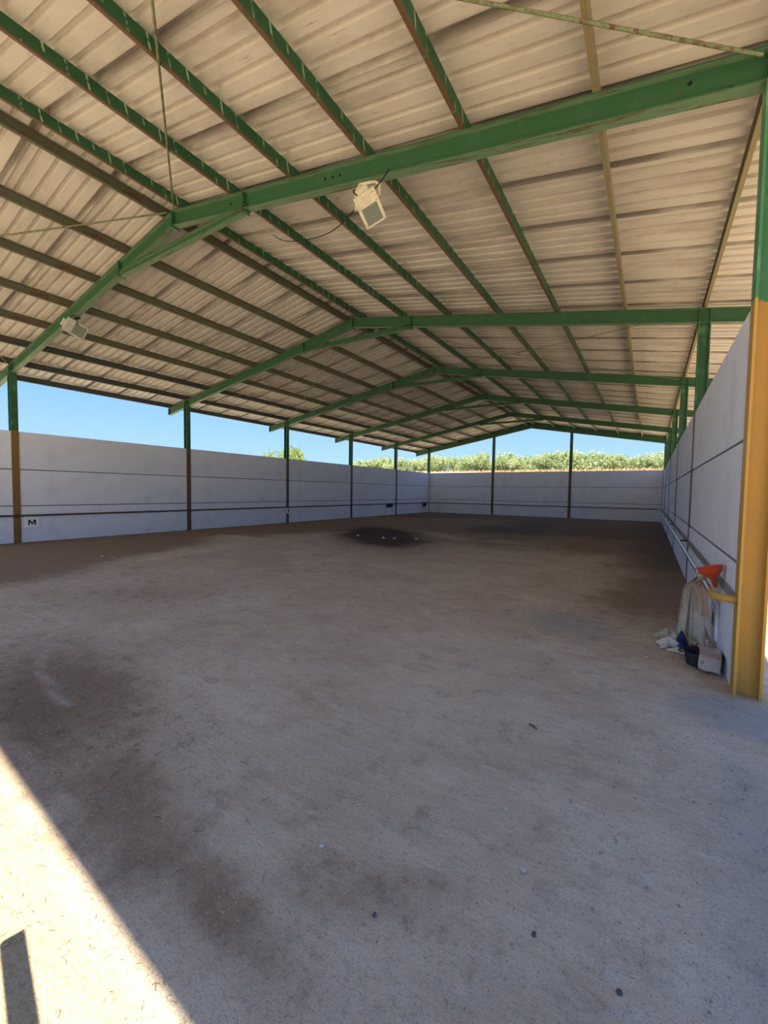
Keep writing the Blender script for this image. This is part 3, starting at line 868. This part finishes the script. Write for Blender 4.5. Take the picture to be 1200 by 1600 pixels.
# ================================================================== cloths, funnel and bowl on the right
def cloth(name, label, V, nu, nv, mat, thick=0.006, group='rags by the right wall', cat='rag', loc=(0, 0, 0), sub=1):
    """V: list of nu*nv points (row by row)"""
    Fc = []
    for j in range(nv - 1):
        for i in range(nu - 1):
            Fc.append((j*nu+i, j*nu+i+1, (j+1)*nu+i+1, (j+1)*nu+i))
    c = Vector(loc)
    me = mesh(name, [Vector(v) - c for v in V], Fc)
    o = link(name, me, None, loc, None, mat, True)
    sm = o.modifiers.new('thickness', 'SOLIDIFY'); sm.thickness = thick; sm.offset = 0
    if sub:
        ss = o.modifiers.new('smooth', 'SUBSURF'); ss.levels = sub; ss.render_levels = sub
    return tag(o, label, cat, group)

def hanging(label, mat, top, width_top, bottom_c, width_bot, zb, folds, seed, depth=0.03, along=(0.75, 0.65), bulge=0.02, loc=None, flip=1):
    """cloth gathered over the rail, falling in pleats; back flap behind the rail"""
    r = random.Random(seed); nu, nv = 41, 26
    ax = Vector((along[0], along[1], 0)).normalized(); nx_ = Vector((-ax.y, ax.x, 0)) * flip
    ph = [r.uniform(0, 6.28) for _ in range(4)]
    V = []
    top = Vector(top); bc = Vector(bottom_c)
    for j in range(nv):
        tt = j / (nv - 1)
        for i in range(nu):
            s = i / (nu - 1) - 0.5
            if tt < 0.14:          # back flap rising to the rail and over it
                a = math.pi * (0.14 - tt) / 0.14
                over = tt / 0.14
                ang = math.pi * (1 - over)
                c = Vector((XR_, top.y, RAIL_Z)) + Vector((0.034 * math.cos(math.pi - ang) * -1, 0, 0.034 * math.sin(ang)))
                c = Vector((XR_ + 0.034 * math.cos(math.pi - math.pi * (1-over)), top.y, RAIL_Z + 0.034 * math.sin(math.pi * (1-over)) + 0.002))
                c = Vector((XR_ - 0.034 * math.cos(math.pi * (1-over)) * -1, top.y, c.z))
                w = width_top
                p = c + Vector((0, s * w, 0))
            else:
                q = (tt - 0.14) / 0.86
                w = width_top + (width_bot - width_top) * (q ** 0.55)
                c = Vector((XR_ - 0.034, top.y, RAIL_Z)).lerp(bc, min(1, q * 1.0))
                c.z = RAIL_Z + (zb - RAIL_Z) * q
                mixd = min(1, q * 4)
                dirv = Vector((0, 1, 0)).lerp(ax, mixd).normalized()
                f = math.sin(s * folds * 6.28 + ph[0] + q * 0.7) * 0.6 + math.sin(s * folds * 11.3 + ph[1] - q) * 0.3
                p = c + dirv * s * w + nx_ * (f * depth * min(1, q * 3 + 0.15) + bulge * math.sin(q * 3.1))
                p.z += 0.03 * math.sin(s * 9 + ph[2]) * q + 0.012 * math.sin(s * 23 + ph[3]) * q
                p.x = min(p.x, XFACE_R - 0.03)
            V.append(p)
    return cloth('hanging_cloth', label, V, nu, nv, mat, 0.005, 'cloths hung over the galvanised rail', 'cloth', (XR_, top.y, RAIL_Z))

hanging('long dirty cream canvas cloth hanging from the rail to the floor', M_CLOTH_A, (XR_, 5.33, 0), 0.13, (0.395, 5.32, 0), 0.25, 0.03, 2.6, 3, 0.034, (1.0, -0.12))
hanging('short beige cloth hung on the rail below the orange funnel', M_CLOTH_B, (XR_, 5.06, 0), 0.12, (0.472, 5.10, 0), 0.10, 0.37, 1.8, 5, 0.022, (0.8, -0.6))
hanging('salmon stained cloth hung on the rail nearest the ochre elbow', M_CLOTH_S, (XR_, 4.93, 0), 0.07, (0.503, 5.02, 0), 0.05, 0.36, 1.2, 9, 0.012, (0.8, -0.6))
hanging('grey white cloth hanging behind the beige one down to the rags', M_CLOTH_G, (XR_, 5.18, 0), 0.08, (0.455, 5.19, 0), 0.13, 0.10, 1.2, 8, 0.022, (0.9, -0.3))

def crumple(label, mat, c, sx, sy, h, seed, rz=0.0, n=25):
    """rag dropped in a heap: folded sheet with ridges, edges down on the ground"""
    r = np.random.default_rng(seed); k = r.normal(0, 1, (7, 2)) * 2.6; ph = r.uniform(0, 6.28, 7); V = []
    ed = r.uniform(0, 6.28, 4)
    for j in range(n):
        for i in range(n):
            u, w = i/(n-1)*2 - 1, j/(n-1)*2 - 1
            a = math.atan2(w, u); rad = max(abs(u), abs(w))
            shape = 1 + 0.22*math.sin(2*a+ed[0]) + 0.16*math.sin(3*a+ed[1]) + 0.10*math.sin(5*a+ed[2])
            f = sum(math.sin(k[q][0]*u + k[q][1]*w + ph[q]) for q in range(7)) / 2.6
            fold = abs(f)
            env = (1 - rad**3)
            z = 0.006 + h * (0.30*env + 0.70*fold*(0.25 + 0.75*env)) 
            x = u * sx * shape * (1 - 0.12*math.sin(ph[3] + 4*w)); y = w * sy * shape * (1 - 0.12*math.sin(ph[4] + 4*u))
            cr, sr = math.cos(rz), math.sin(rz)
            V.append((c[0] + x*cr - y*sr, c[1] + x*sr + y*cr, c[2] + z))
    return cloth('rag', label, V, n, n, mat, 0.004, loc=c, sub=1)
crumple('off-white rag spread on the floor, leftmost of the rag heap', M_CLOTH_W, (0.215, 5.10, 0.005), 0.085, 0.10, 0.065, 1, 0.3)
crumple('olive cream rag behind the off-white one on the floor', M_CLOTH_O, (0.185, 5.33, 0.005), 0.075, 0.10, 0.075, 2, -0.2)
crumple('pale rag at the foot of the long cream cloth', M_CLOTH_W, (0.285, 5.36, 0.012), 0.07, 0.09, 0.10, 14, 0.5)
crumple('crumpled dark blue rag on the heap', M_BLUE_RAG, (0.315, 5.07, 0.03), 0.045, 0.055, 0.085, 4, 0.8)
crumple('cream rag folded in front of the hanging cloth', M_CLOTH_A, (0.305, 4.93, 0.004), 0.075, 0.05, 0.04, 5, 0.1)
crumple('olive cream rag folded over the red one', M_CLOTH_O, (0.40, 5.12, 0.02), 0.065, 0.06, 0.10, 6, 0.9)
crumple('red rag poking out of the middle of the heap', M_RED_RAG, (0.435, 5.03, 0.03), 0.045, 0.05, 0.07, 7, 0.2)
crumple('grey white rag heaped under the hanging cloths', M_CLOTH_G, (0.505, 5.16, 0.02), 0.06, 0.09, 0.13, 8, 0.4)
crumple('small off-white rag lying at the edge of the rubber bowl', M_CLOTH_W, (0.385, 4.88, 0.01), 0.06, 0.035, 0.06, 9, 0.4)

# rubber bowl
prof = [(0.0, 0.0), (0.10, 0.0), (0.118, 0.008), (0.14, 0.10), (0.147, 0.118), (0.152, 0.118), (0.153, 0.128), (0.146, 0.130), (0.134, 0.115), (0.112, 0.022), (0.0, 0.016)]
e = tag(empty('feed_bowl', (0.455, 4.68, 0.002), (0, 0.03, 0)), 'dark rubber feed bowl on the floor beside the ochre column', 'bowl')
smooth_by_angle(lathe(prof, 36).build('bowl_body', M_RUBBER, e), 40)
m = MB()
for sgn in (-1, 1):
    m = MB(); m.tube([(sgn*0.15, -0.04, 0.11), (sgn*0.172, -0.03, 0.108), (sgn*0.178, 0, 0.106), (sgn*0.172, 0.03, 0.108), (sgn*0.15, 0.04, 0.11)], 0.007, 8)
    smooth_by_angle(m.build('handle', M_RUBBER, e))
# stiff pinkish cloth lying over the bowl and leaning on the column
n = 15; V = []
for j in range(n):
    for i in range(n):
        u, w = i/(n-1), j/(n-1)
        x = 0.418 + 0.155 * u + 0.012*math.sin(5*w)
        y = 4.80 - 0.30 * min(w / 0.72, 1) - 0.035 * max(0, (w - 0.72) / 0.28) - 0.012*math.sin(3.1*u)
        z = 0.152 - 0.105 * max(0, (w - 0.70)/0.30) + 0.006*math.sin(7*u + 3*w) - 0.02*u*w
        V.append((min(x, 0.585), y, z))
cloth('rag', 'stiff pinkish canvas rag draped over the rubber bowl', V, n, n, M_CLOTH_P, 0.007, loc=(0.5, 4.65, 0.13))

# funnel
prof = [(0.015, -0.185), (0.021, -0.115), (0.027, -0.098), (0.060, -0.070), (0.086, -0.036), (0.095, -0.004), (0.100, 0.0), (0.100, 0.014), (0.097, 0.014), (0.092, -0.002), (0.083, -0.034), (0.057, -0.067), (0.024, -0.095), (0.018, -0.115), (0.012, -0.185)]
e = tag(empty('funnel', (0.492, 4.86, 0.876), (math.radians(-13), math.radians(-15), 0)), 'orange plastic funnel wedged between the rail and the right wall', 'funnel')
ob = lathe(prof + [prof[0]], 36).build('cone', M_ORANGE, e); smooth_by_angle(ob, 40)
m = MB(); m.tube([(0.098 * math.cos(a), 0.098 * math.sin(a), 0.008) for a in [2*math.pi*k/36 for k in range(37)]], 0.0055, 8, cap=False)
smooth_by_angle(m.build('rim', M_ORANGE, e))
m = MB(); m.tube([(-0.10, 0.0, 0.006), (-0.115, 0.012, 0.008), (-0.125, 0, 0.008), (-0.115, -0.012, 0.008), (-0.10, 0.0, 0.006)], 0.004, 6)
m.build('hanging_lug', M_ORANGE, e)

# two small rags over the left rail near the far corner
def small_rag(label, y, mat, w, drop, seed):
    r = random.Random(seed); nu, nv = 13, 12; V = []
    x0 = XIN_L + 0.026
    for j in range(nv):
        tt = j / (nv-1)
        for i in range(nu):
            s = i/(nu-1) - 0.5
            f = 0.018 * math.sin(s*14 + seed) 
            if tt < 0.3:
                a = math.pi * (tt/0.3); p = (x0 - 0.034*math.cos(a), y + s*w*0.8, RAIL_Z + 0.036*math.sin(a))
            else:
                q = (tt-0.3)/0.7; p = (x0 + 0.036 + f*q, y + s*w*(0.8 + 0.4*q), RAIL_Z - drop*q*(1 - 0.5*abs(s)))
            V.append(p)
    return cloth('rag', label, V, nu, nv, mat, 0.006, 'rags over the left rail', loc=(x0, y, RAIL_Z))
small_rag('dark blue rag hung over the left rail near the far corner', 28.3, M_BLUE_RAG, 0.55, 0.30, 2)
small_rag('dark grey rag hung over the left rail behind the fourth frame', 23.3, M_RUBBER, 0.75, 0.24, 5)

# ================================================================== unseen bar on posts, added to cast the narrow lower-left shadow
e = tag(empty('shadow_bar', (-0.2, -0.15, 0)), 'unseen timber bar added to cast the narrow shadow at lower left', 'shadow caster')
zr_ = 1.0
A = Vector((-1.775 + 0.2*zr_, 0.462 - 0.374*zr_, zr_)); D = Vector((0.98, -0.20, 0)).normalized()
def sq(p, d, w, hgt):
    s = Vector((-d.y, d.x, 0)) * w/2
    return [p - s - Vector((0,0,hgt/2)), p + s - Vector((0,0,hgt/2)), p + s + Vector((0,0,hgt/2)), p - s + Vector((0,0,hgt/2))]
o0 = Vector((-0.2, -0.15, 0))
m = MB(); m.loft([sq(A - o0, D, 0.055, 0.04), sq(A + D*2.6 - o0, D, 0.055, 0.04)]); m.build('bar', M_WOOD, e)
for s_ in (1.0, 2.5):
    p = A + D*s_ - o0
    MB().box((p.x-0.03, p.y-0.03, -0.1), (p.x+0.03, p.y+0.03, zr_-0.02)).build('post', M_WOOD, e)

# ================================================================== stones, gravel and straw
def stone_mesh(name, seed, mat, sq_=(1, 1, 0.7), sub=2):
    bm = bmesh.new(); bmesh.ops.create_icosphere(bm, subdivisions=sub, radius=1.0)
    r = random.Random(seed); ks = [Vector((r.gauss(0,1), r.gauss(0,1), r.gauss(0,1))).normalized() for _ in range(6)]; am = [r.uniform(0.55, 0.95) for _ in ks]
    for v in bm.verts:
        p = v.co.copy()
        for k, a_ in zip(ks, am):
            d = p.dot(k)
            if d > a_: p -= k * (d - a_)
        v.co = Vector((p.x*sq_[0], p.y*sq_[1], p.z*sq_[2]))
    me = bpy.data.meshes.new(name); bm.to_mesh(me); bm.free(); me.materials.append(mat); return me
def gz(x, y): return float(floor_height(np.array([x]), np.array([y]))[0])
STONES = [
    (-1.131, 1.321, 0.013, M_STONE_W, 'squarish white stone chip lying in the middle foreground'),
    (-0.374, 1.682, 0.014, M_STONE_W, 'rounded pale grey pebble in the foreground right of the white chip'),
    (-1.05, 1.72, 0.010, M_STONE_W, 'pale pebble on the bare ground straight ahead of the white chip'),
    (-0.53, 1.97, 0.011, M_STONE_W, 'small whitish pebble beyond the rounded grey pebble'),
    (-0.779, 1.201, 0.010, M_STONE_D, 'dark stone near the bottom edge in the middle'),
    (0.03, 4.58, 0.018, M_STONE_W, 'small white stone on the floor before the rag heap'),
    (-10.0, 4.34, 0.045, M_STONE_W, 'white stone on the brown earth far left below the M board'),
    (-0.28, 1.45, 0.011, M_STONE_D, 'dark angular stone at the lower right of the ground'),
    (-0.02, 1.42, 0.011, M_STONE_D, 'blackish stone on grey gravel at the lower right corner'),
    (0.02, 5.3, 0.018, M_STONE_W, 'pale stone on the brown earth left of the long cream cloth'),
    (-8.35, 11.5, 0.07, M_STONE_W, 'white stone at the left of the damp dark patch'),
    (-7.25, 11.4, 0.075, M_STONE_W, 'white stone in the middle of the damp dark patch'),
    (-6.9, 11.5, 0.06, M_STONE_W, 'white stone just right of the middle of the damp patch'),
    (-6.3, 11.9, 0.06, M_STONE_W, 'white stone at the right of the damp dark patch'),
    (-10.6, 16.6, 0.09, M_STONE_W, 'pale stone beyond the damp patch towards the left wall'),
]
for k, (x, y, s, mt, lab) in enumerate(STONES):
    me = stone_mesh('stone', 40 + k, mt, (1.0, random.uniform(0.7, 1.0), 0.6))
    for v in me.vertices: v.co *= s
    o = link('stone', me, None, (x, y, gz(x, y) + s*0.42), (0, 0, random.uniform(0, 6)))
    tag(o, lab, 'stone', 'loose stones on the arena floor')
# a short stick
m = MB(); m.tube([(-0.03, 0, 0), (0.0, 0.004, 0.002), (0.03, 0, 0)], 0.006, 6)
tag(m.build('stick', M_STONE_D, None, (-0.59, 2.79, gz(-0.59, 2.79) + 0.006), (0, 0, -0.5)), 'short dark stick on the bare ground right of centre', 'stick')

def scatter(name, label, n, gen, mat, cat):
    """many tiny bits nobody could count: one mesh"""
    ico = [(0,0,1),(0.894,0,0.447),(0.276,0.851,0.447),(-0.724,0.526,0.447),(-0.724,-0.526,0.447),(0.276,-0.851,0.447),(0,0,-0.6)]
    icf = [(0,1,2),(0,2,3),(0,3,4),(0,4,5),(0,5,1),(6,2,1),(6,3,2),(6,4,3),(6,5,4),(6,1,5)]
    V, Fc = [], []
    for _ in range(n):
        x, y, s = gen()
        a = random.uniform(0, 6.28); ca, sa = math.cos(a), math.sin(a); e1, e2 = random.uniform(0.6, 1.3), random.uniform(0.35, 0.8)
        z = gz_fast(x, y); b = len(V)
        for (p, q, r_) in ico:
            px, py = p*s*e1, q*s; V.append((x + px*ca - py*sa, y + px*sa + py*ca, z + s*e2*0.4 + r_*s*e2))
        Fc += [tuple(b+i for i in f) for f in icf]
    o = link(name, mesh(name, V, Fc), None, mats=mat); return tag(o, label, cat, kind='stuff')
def gz_fast(x, y):
    i = min(max(int(round((x - xs[0]) / STEP)), 0), len(xs)-1); j = min(max(int(round((y - ys[0]) / STEP)), 0), len(ys)-1)
    return float(Zf[j, i])
def g_all():
    d = 1.0 + 7.0 * random.random()**1.8; a = random.uniform(-0.25, 1.35)
    x, y = -d*math.sin(a), d*math.cos(a)
    x = min(x, 0.5)
    return x, y, random.uniform(0.0015, 0.0045) * (0.7 + 0.25*d)
def g_right():
    x = random.gauss(0.25, 0.5); y = random.gauss(3.4, 1.1)
    return min(x, 1.2), max(0.9, y), random.uniform(0.003, 0.009)
def g_low():
    x = random.gauss(-0.1, 0.45); y = random.gauss(1.7, 0.5)
    return min(x, 0.7), max(0.9, y), random.uniform(0.0015, 0.0045)
scatter('gravel', 'fine pale grit strewn over the arena floor', 1600, g_all, M_STONE_W, 'gravel')
scatter('gravel', 'coarse grey gravel near the foot of the ochre column and lower right', 650, lambda: g_right() if random.random() < 0.5 else g_low(), M_GRAVEL, 'gravel')
def straw(label, n, gen, mat):
    V, Fc = [], []
    for _ in range(n):
        x, y, L = gen(); a = random.gauss(0.2, 0.9); k = random.uniform(-0.4, 0.4); w = random.uniform(0.0005, 0.0014)
        z = gz_fast(x, y) + 0.003; b = len(V); px, py = x, y
        for q in range(4):
            nx_, ny_ = -math.sin(a), math.cos(a); zz = z + 0.006*math.sin(q)
            V += [(px + nx_*w, py + ny_*w, zz), (px - nx_*w, py - ny_*w, zz), (px, py, zz + w*1.5)]
            px += math.cos(a)*L/3; py += math.sin(a)*L/3; a += k*0.4
        for q in range(3):
            o = b + q*3
            for i in range(3):
                j = (i+1) % 3; Fc.append((o+i, o+j, o+3+j, o+3+i))
    o = link('straw_litter', mesh('straw_litter', V, Fc), None, mats=mat); return tag(o, label, 'straw', kind='stuff')
def s1():
    return random.gauss(-3.3, 0.75), max(0.9, random.gauss(1.25, 0.28)), random.uniform(0.01, 0.06)
def s2():
    return random.uniform(-2.8, -1.05), random.uniform(0.35, 0.70), random.uniform(0.006, 0.03)
M_STRAW_D = simple('dark_straw', (0.10, 0.075, 0.055), 0.9, 0, 0.3, 20)
M_STRAW = simple('dry_straw', (0.42, 0.31, 0.18), 0.9, 0, 0.3, 20)
straw('dark twigs and straw littering the brown earth at the left', 420, s1, M_STRAW_D)
straw('dry straw bits on the sunlit sand in the lower left corner', 260, s2, M_STRAW)

# ================================================================== plants behind the walls
def crown_mesh(name, seed, n, fn, leaf, mat):
    r = random.Random(seed); V, Fc, T = [], [], []
    for _ in range(n):
        p, out, g = fn(r)
        d = (Vector((r.gauss(0,1), r.gauss(0,1), r.gauss(0.5,0.8))) + out*0.8).normalized()
        s = Vector((r.gauss(0,1), r.gauss(0,1), r.gauss(0,1))).cross(d).normalized()
        L, W = leaf * r.uniform(0.6, 1.4), leaf * r.uniform(0.16, 0.30); b = len(V)
        V += [p, p + d*L*0.5 + s*W, p + d*L, p + d*L*0.5 - s*W]; Fc.append((b, b+1, b+2, b+3)); T += [g]*4
    me = mesh(name, V, Fc); at = me.attributes.new('tint', 'FLOAT', 'POINT'); at.data.foreach_set('value', T)
    me.materials.append(mat); return me
def shrub_fn(wid, hgt, seed):
    q = random.Random(seed)
    blobs = [(Vector((q.gauss(0, wid*0.30), q.gauss(0, wid*0.26), hgt*q.uniform(0.2, 0.82))), q.uniform(0.24, 0.42)*wid) for _ in range(13)]
    shoots = [(Vector((q.gauss(0, wid*0.3), q.gauss(0, wid*0.2), hgt*0.6)), Vector((q.gauss(0,0.15), q.gauss(0,0.15), 1)).normalized(), hgt*q.uniform(0.3, 0.55)) for _ in range(14)]
    def fn(r):
        if r.random() < 0.26:
            o, d, L = r.choice(shoots); t_ = r.random()
            return o + d*L*t_ + Vector((r.gauss(0,.05), r.gauss(0,.05), 0)), d, min(1, max(0, r.gauss(0.7, 0.2)))
        c, R = r.choice(blobs); d = Vector((r.gauss(0,1), r.gauss(0,1), r.gauss(0,1))).normalized()
        p = c + d * R * (r.random()**0.33); p.z = max(0.03, p.z)
        return p, d, min(1, max(0, r.gauss(0.5, 0.28)))
    return fn
SHR = []
for k in range(5):
    w_, h_ = random.uniform(1.7, 2.1), random.uniform(1.9, 2.3)
    st = MB(); q = random.Random(90+k)
    for _ in range(7):
        a = q.uniform(0, 6.28); rr = q.uniform(0.2, 0.6)
        st.tube([(0.05*math.cos(a), 0.05*math.sin(a), -0.15), (rr*0.5*math.cos(a), rr*0.5*math.sin(a), h_*0.4), (rr*math.cos(a), rr*math.sin(a), h_*0.8)], [0.035, 0.025, 0.01], 5)
    sm = fixn(mesh('stems', st.V, st.F)); sm.materials.append(M_BARK)
    SHR.append((crown_mesh('foliage', 60+k, 3600, shrub_fn(w_, h_, 60+k), 0.20, M_LEAF), sm))
ORDW = ['first','second','third','fourth','fifth','sixth','seventh','eighth','ninth','tenth','eleventh','twelfth','thirteenth','fourteenth','fifteenth','sixteenth','seventeenth','eighteenth','nineteenth','twentieth','twenty-first','twenty-second','twenty-third','twenty-fourth','twenty-fifth','twenty-sixth','twenty-seventh','twenty-eighth','twenty-ninth','thirtieth']
x = 1.6; k = 0
while x > -35.5 and k < 30:
    y = 49.6 + random.uniform(-1.0, 1.0)
    zb = float(field_h(np.array([x]), np.array([y]))[0])
    e = tag(empty('shrub', (x, y, zb), (0, 0, random.uniform(0, 6.28))), 'pale green shrub on the bank behind the far wall, %s from the right' % ORDW[k], 'shrub', 'shrubs on the bank behind the far wall')
    f = random.uniform(0.88, 1.12); e.scale = (f*1.15, f*1.05, f * (1.0 if x > -20 else 0.85))
    a_, b_ = SHR[k % 5]
    link('foliage', a_, e); link('stems', b_, e)
    x -= random.uniform(1.25, 1.65); k += 1
# low dry grass on the bank
def grass_fn(r):
    x_, y_ = r.uniform(-36, 4), r.uniform(46.0, 48.6)
    return Vector((x_, y_, float(3.85*min(1, max(0, (y_-33)/14))) + r.uniform(-0.05, 0.1))), Vector((0, 0, 1.6)), r.random()
gme = crown_mesh('dry_grass', 5, 5000, grass_fn, 0.30, M_DRYGRASS)
tag(link('dry_grass', gme), 'dry straw coloured grass on the bank below the shrubs', 'grass', kind='stuff')

# taller tree beyond the left wall
def tree_fn(r):
    c, R = r.choice(TB); d = Vector((r.gauss(0,1), r.gauss(0,1), r.gauss(0,1))).normalized()
    return c + d*R*(r.random()**0.4), d, min(1, max(0, r.gauss(0.5, 0.28)))
_q = random.Random(3)
TB = [(Vector((_q.gauss(0, 1.1), _q.gauss(0, 1.0), 4.0 + _q.uniform(-1.3, 1.25))), _q.uniform(0.5, 0.95)) for _ in range(20)]
e = tag(empty('tree', (-30.0, 30.0, float(field_h(np.array([-30.0]), np.array([30.0]))[0]))), 'rounded light green tree standing beyond the left wall', 'tree')
link('foliage', crown_mesh('foliage', 77, 6500, tree_fn, 0.22, M_LEAF_T), e)
m = MB(); m.tube([(0, 0, -0.2), (0.05, 0.02, 1.2), (-0.05, 0.0, 2.4), (0.1, 0.1, 4.2)], [0.17, 0.14, 0.11, 0.04], 10); m.build('trunk', M_BARK, e)
for a in range(5):
    m = MB(); m.tube([(0, 0, 2.0 + a*0.2), (0.6*math.cos(a*1.3), 0.6*math.sin(a*1.3), 3.0 + a*0.1), (1.1*math.cos(a*1.3), 1.1*math.sin(a*1.3), 4.2)], [0.07, 0.05, 0.015], 7); m.build('branch', M_BARK, e)
